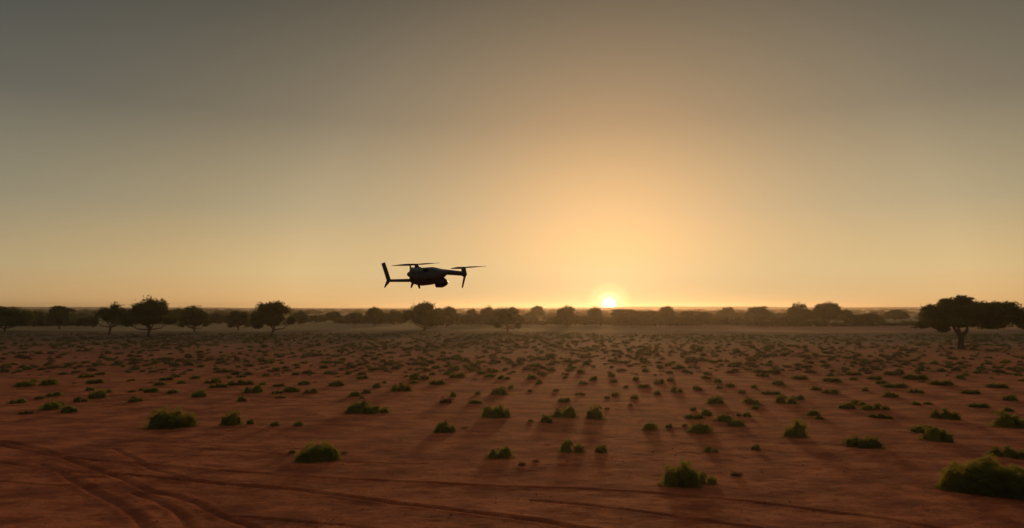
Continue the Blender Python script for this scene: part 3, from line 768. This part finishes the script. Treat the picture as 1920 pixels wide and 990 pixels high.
# shell seam and deck: thin raised bands on the near and far flanks
def box(c, s, rot=None, bevel=0.15):
    bm = bmesh.new(); bmesh.ops.create_cube(bm, size=1)
    for x in bm.verts: x.co = Vector((x.co.x * s[0], x.co.y * s[1], x.co.z * s[2]))
    bmesh.ops.bevel(bm, geom=bm.edges[:], offset=min(s) * bevel, segments=2, affect='EDGES')
    bmesh.ops.triangulate(bm, faces=bm.faces[:])
    m4 = Matrix.Translation(Vector(c)) @ (rot.to_matrix().to_4x4() if rot else Matrix())
    v = np.array([(m4 @ x.co)[:] for x in bm.verts]); bm.verts.index_update()
    f = np.array([[x.index for x in y.verts] for y in bm.faces]); bm.free(); return v, f
def bar(a, b_, wa, wb, da, db, k=12, p=3.2):
    """tapered bar between two points (local metres), in-plane widths and depths."""
    a = np.asarray(a); b_ = np.asarray(b_); t = (b_ - a) / np.linalg.norm(b_ - a)
    side = np.cross(t, [0, 1, 0]); side /= np.linalg.norm(side); dep = np.cross(side, t)
    v = []; f = []
    for (c, w, d) in ((a, wa * .9, da * .9), (a + t * .0012, wa, da), (b_ - t * .0012, wb, db), (b_, wb * .85, db * .85)):
        for i in range(k):
            th = 2 * math.pi * i / k; ct, st = math.cos(th), math.sin(th)
            v.append(c + side * (w / 2 * math.copysign(abs(ct) ** (2 / p), ct)) + dep * (d / 2 * math.copysign(abs(st) ** (2 / p), st)))
    for s_ in range(3):
        for i in range(k):
            p0 = s_ * k + i; p1 = s_ * k + (i + 1) % k
            f += [[p0, p1, p1 + k], [p0, p1 + k, p0 + k]]
    for s_ in (0, 3):
        ci = len(v); v.append(np.mean(v[s_ * k:(s_ + 1) * k], axis=0))
        for i in range(k): f.append([s_ * k + i, s_ * k + (i + 1) % k, ci])
    return np.array(v), np.array(f)
def lathe(c, prof, k=24, tilt=None):
    v = []; f = []
    for (r_, z) in prof:
        for i in range(k):
            th = 2 * math.pi * i / k; v.append([r_ * math.cos(th), r_ * math.sin(th), z])
    for s_ in range(len(prof) - 1):
        for i in range(k):
            p0 = s_ * k + i; p1 = s_ * k + (i + 1) % k; f += [[p0, p1, p1 + k], [p0, p1 + k, p0 + k]]
    v = np.array(v)
    if tilt: v = v @ np.array(tilt.to_matrix()).T
    return v + np.asarray(c), np.array(f)
v, f = box(zp(815, 405) + [0, -.0425, 0], (.0009 * 1.2, .004, .060)); dpart('panel_seam', v, f, M_BLACK, body)
v, f = box(zp(700, 372) + [0, -.0415, 0], (.045, .003, .0012), Euler((0, R(-2), 0))); dpart('panel_seam', v, f, M_BLACK, body)
v, f = box(zp(858, 328) + [0, -.0395, 0], (.021, .008, .011), Euler((0, R(-6), 0))); ss = dpart('side_sensor', v, f, M_BLACK, body)
v, f = lathe(zp(845, 328) + [0, -.0434, 0], [(0.0, .0012), (.0026, .001), (.0032, 0), (.0032, -.001)], 20, Euler((R(90), 0, 0))); dpart('lens', v, f, M_LENS, ss)
v, f = lathe(zp(871, 330) + [0, -.0434, 0], [(0.0, .0012), (.0026, .001), (.0032, 0), (.0032, -.001)], 20, Euler((R(90), 0, 0))); dpart('lens', v, f, M_LENS, ss)
v, f = box(zp(920, 470) + [0, -.0405, 0], (.020, .006, .012), Euler((0, 0, 0)), .3); dpart('vent', v, f, M_BLACK, body)
v, f = loft([(553, 380, 396, .004), (560, 368, 410, .009), (575, 352, 425, .013), (600, 335, 445, .016)], 16); dpart('rear_sensor', v, f, M_BLACK, body)
v, f = bar(zp(612, 290), zp(603, 247), 34 * KZ, 22 * KZ, .014, .010); dpart('antenna', v, f, M_BLACK)
# rear rotor on its pylon
v, f = loft([(672, 272, 300, .008), (685, 262, 305, .011), (745, 258, 305, .011), (775, 268, 305, .009), (790, 280, 305, .006)], 16); dpart('motor_mount', v, f, M_ARM)
def rotor(u, v0, ra, blades, z_r, hub_r=.0055):
    """motor can and a propeller with two hinged blades."""
    v, f = lathe(zp(u, v0), [(0, -.004), (.0085, -.004), (.0092, -.002), (.0092, .004), (.0075, .006), (.0, .0065)], 24); dpart('motor', v, f, M_METAL)
    pr = empty('propeller', zp(u, v0) + [0, 0, z_r]); pr.parent = drone
    pv, pf = lathe((0, 0, 0), [(0, -.0045), (hub_r * .6, -.0045), (hub_r, -.002), (hub_r, .001), (hub_r * .7, .0024), (0, .0028)], 20)
    me_h = mesh('hub', pv, pf, M_BLACK, True)
    link('hub', me_h, pr)
    for (angz, length, droop) in blades:
        n = 12; vv = []; ff = []
        for i in range(n + 1):
            t = i / n; xr = hub_r * .5 + length * t
            ch = (.0090 + .014 * math.sin(min(1, t * 1.7) * math.pi / 2)) * (1 - .72 * t ** 2.2); ch *= 1 if t < 1 else .5
            tw = R(27) * (1 - .75 * t)
            for (cxx, zz) in ((-.5, -.0003), (-.1, .0009), (.5, .0002), (.0, -.0006)):
                vv.append([xr, cxx * ch * math.cos(tw), zz + cxx * ch * math.sin(tw) + droop * length * t * t])
        for i in range(n):
            for j in range(4):
                p0 = i * 4 + j; p1 = i * 4 + (j + 1) % 4; ff += [[p0, p1, p1 + 4], [p0, p1 + 4, p0 + 4]]
        ff += [[0, 1, 2], [0, 2, 3], [n * 4, n * 4 + 2, n * 4 + 1], [n * 4, n * 4 + 3, n * 4 + 2]]
        bl = link('blade', mesh('blade', np.array(vv), np.array(ff), M_BLACK, True), pr); bl.rotation_euler = (0, 0, angz)
    return pr
rp = rotor(712, 250, 0, [(R(180 - 33), .118, .0), (R(-36), .104, .0)], .0062)
rp.rotation_euler = (0, R(-1.2), 0)
# front arm
v, f = bar(zp(1130, 345, -.004), zp(1445, 373, -.012), 92 * KZ, 74 * KZ, .022, .016, 16); dpart('arm', v, f, M_ARM)
v, f = lathe(zp(1478, 345, -.012), [(0, .0145), (.0075, .0145), (.0088, .012), (.0095, .004), (.0125, -.004), (.0128, -.011), (.010, -.0155), (.004, -.0185), (0, -.0185)], 28)
dpart('motor_housing', v, f, M_ARM)
fp = rotor(1474, 298, 0, [(R(180 - 66), .112, .0), (R(-44), .112, .0)], .0068)
for c_ in drone.children: pass
v, f = bar(zp(1497, 400, -.012), zp(1453, 608, -.014), 42 * KZ, 24 * KZ, .012, .007, 14); leg = dpart('landing_leg', v, f, M_ARM)
# rear boom with raised fin and foot
v, f = bar(zp(640, 487, .004), zp(285, 492, .010), 54 * KZ, 46 * KZ, .016, .013, 14); dpart('arm', v, f, M_ARM)
v, f = bar(zp(268, 505, .010), zp(166, 202, .012), 74 * KZ, 66 * KZ, .016, .010, 14); dpart('tail_fin', v, f, M_ARM)
v, f = bar(zp(268, 470, .010), zp(192, 606, .010), 74 * KZ, 20 * KZ, .014, .007, 14); dpart('landing_leg', v, f, M_ARM)
v, f = bar(zp(655, 520, -.026), zp(624, 614, -.028), 52 * KZ, 22 * KZ, .012, .007, 12); dpart('landing_leg', v, f, M_ARM)
v, f = bar(zp(738, 545, .026), zp(762, 616, .028), 44 * KZ, 32 * KZ, .012, .008, 12); dpart('landing_leg', v, f, M_ARM)
# camera gimbal under the nose
gim = empty('camera_gimbal', zp(1105, 520)); gim.parent = drone
def gpart(name, vf, m): return link(name, mesh(name, vf[0] - zp(1105, 520), vf[1], m, True), gim)
gpart('yaw_mount', bar(zp(1080, 430), zp(1090, 470), 130 * KZ, 90 * KZ, .030, .022, 16), M_ARM)
gpart('camera_head', loft([(1008, 500, 560, .010), (1016, 470, 590, .019), (1040, 446, 597, .023), (1110, 438, 598, .025), (1160, 442, 590, .024), (1195, 466, 572, .020), (1214, 495, 545, .012)], 26, 2.5), M_BLACK)
gpart('camera_foot', box(zp(1085, 585), (130 * KZ, .022, 34 * KZ), None, .25), M_BLACK)
gpart('lens', lathe(zp(1213, 520), [(.0085, -.003), (.0085, .001), (.0065, .0016), (0, .0005)], 24, Euler((0, R(90), 0))), M_LENS)
gpart('side_arm', bar(zp(1050, 470, -.026), zp(1120, 530, -.026), 46 * KZ, 50 * KZ, .005, .005, 14), M_ARM)

# ------------------------------------------------------------------ haze
M_HAZE = mat('haze'); q = N(M_HAZE)
pv = q.n('ShaderNodeVolumePrincipled')
pv.inputs['Color'].default_value = (0.95, 0.86, 0.72, 1); pv.inputs['Density'].default_value = 0.00026
pv.inputs['Anisotropy'].default_value = 0.74
o = q.n('ShaderNodeOutputMaterial'); q.l(pv.outputs[0], o.inputs['Volume'])
bm = bmesh.new(); bmesh.ops.create_cube(bm, size=1)
for x in bm.verts: x.co = Vector((x.co.x * 6200, 1150 + x.co.y * 3500, 8.0 + x.co.z * 24))
mh = bpy.data.meshes.new('haze'); bm.to_mesh(mh); bm.free(); mh.materials.append(M_HAZE)
hz = link('haze', mh); tag(hz, 'thin golden dust haze over the whole plain', 'haze', kind='stuff')
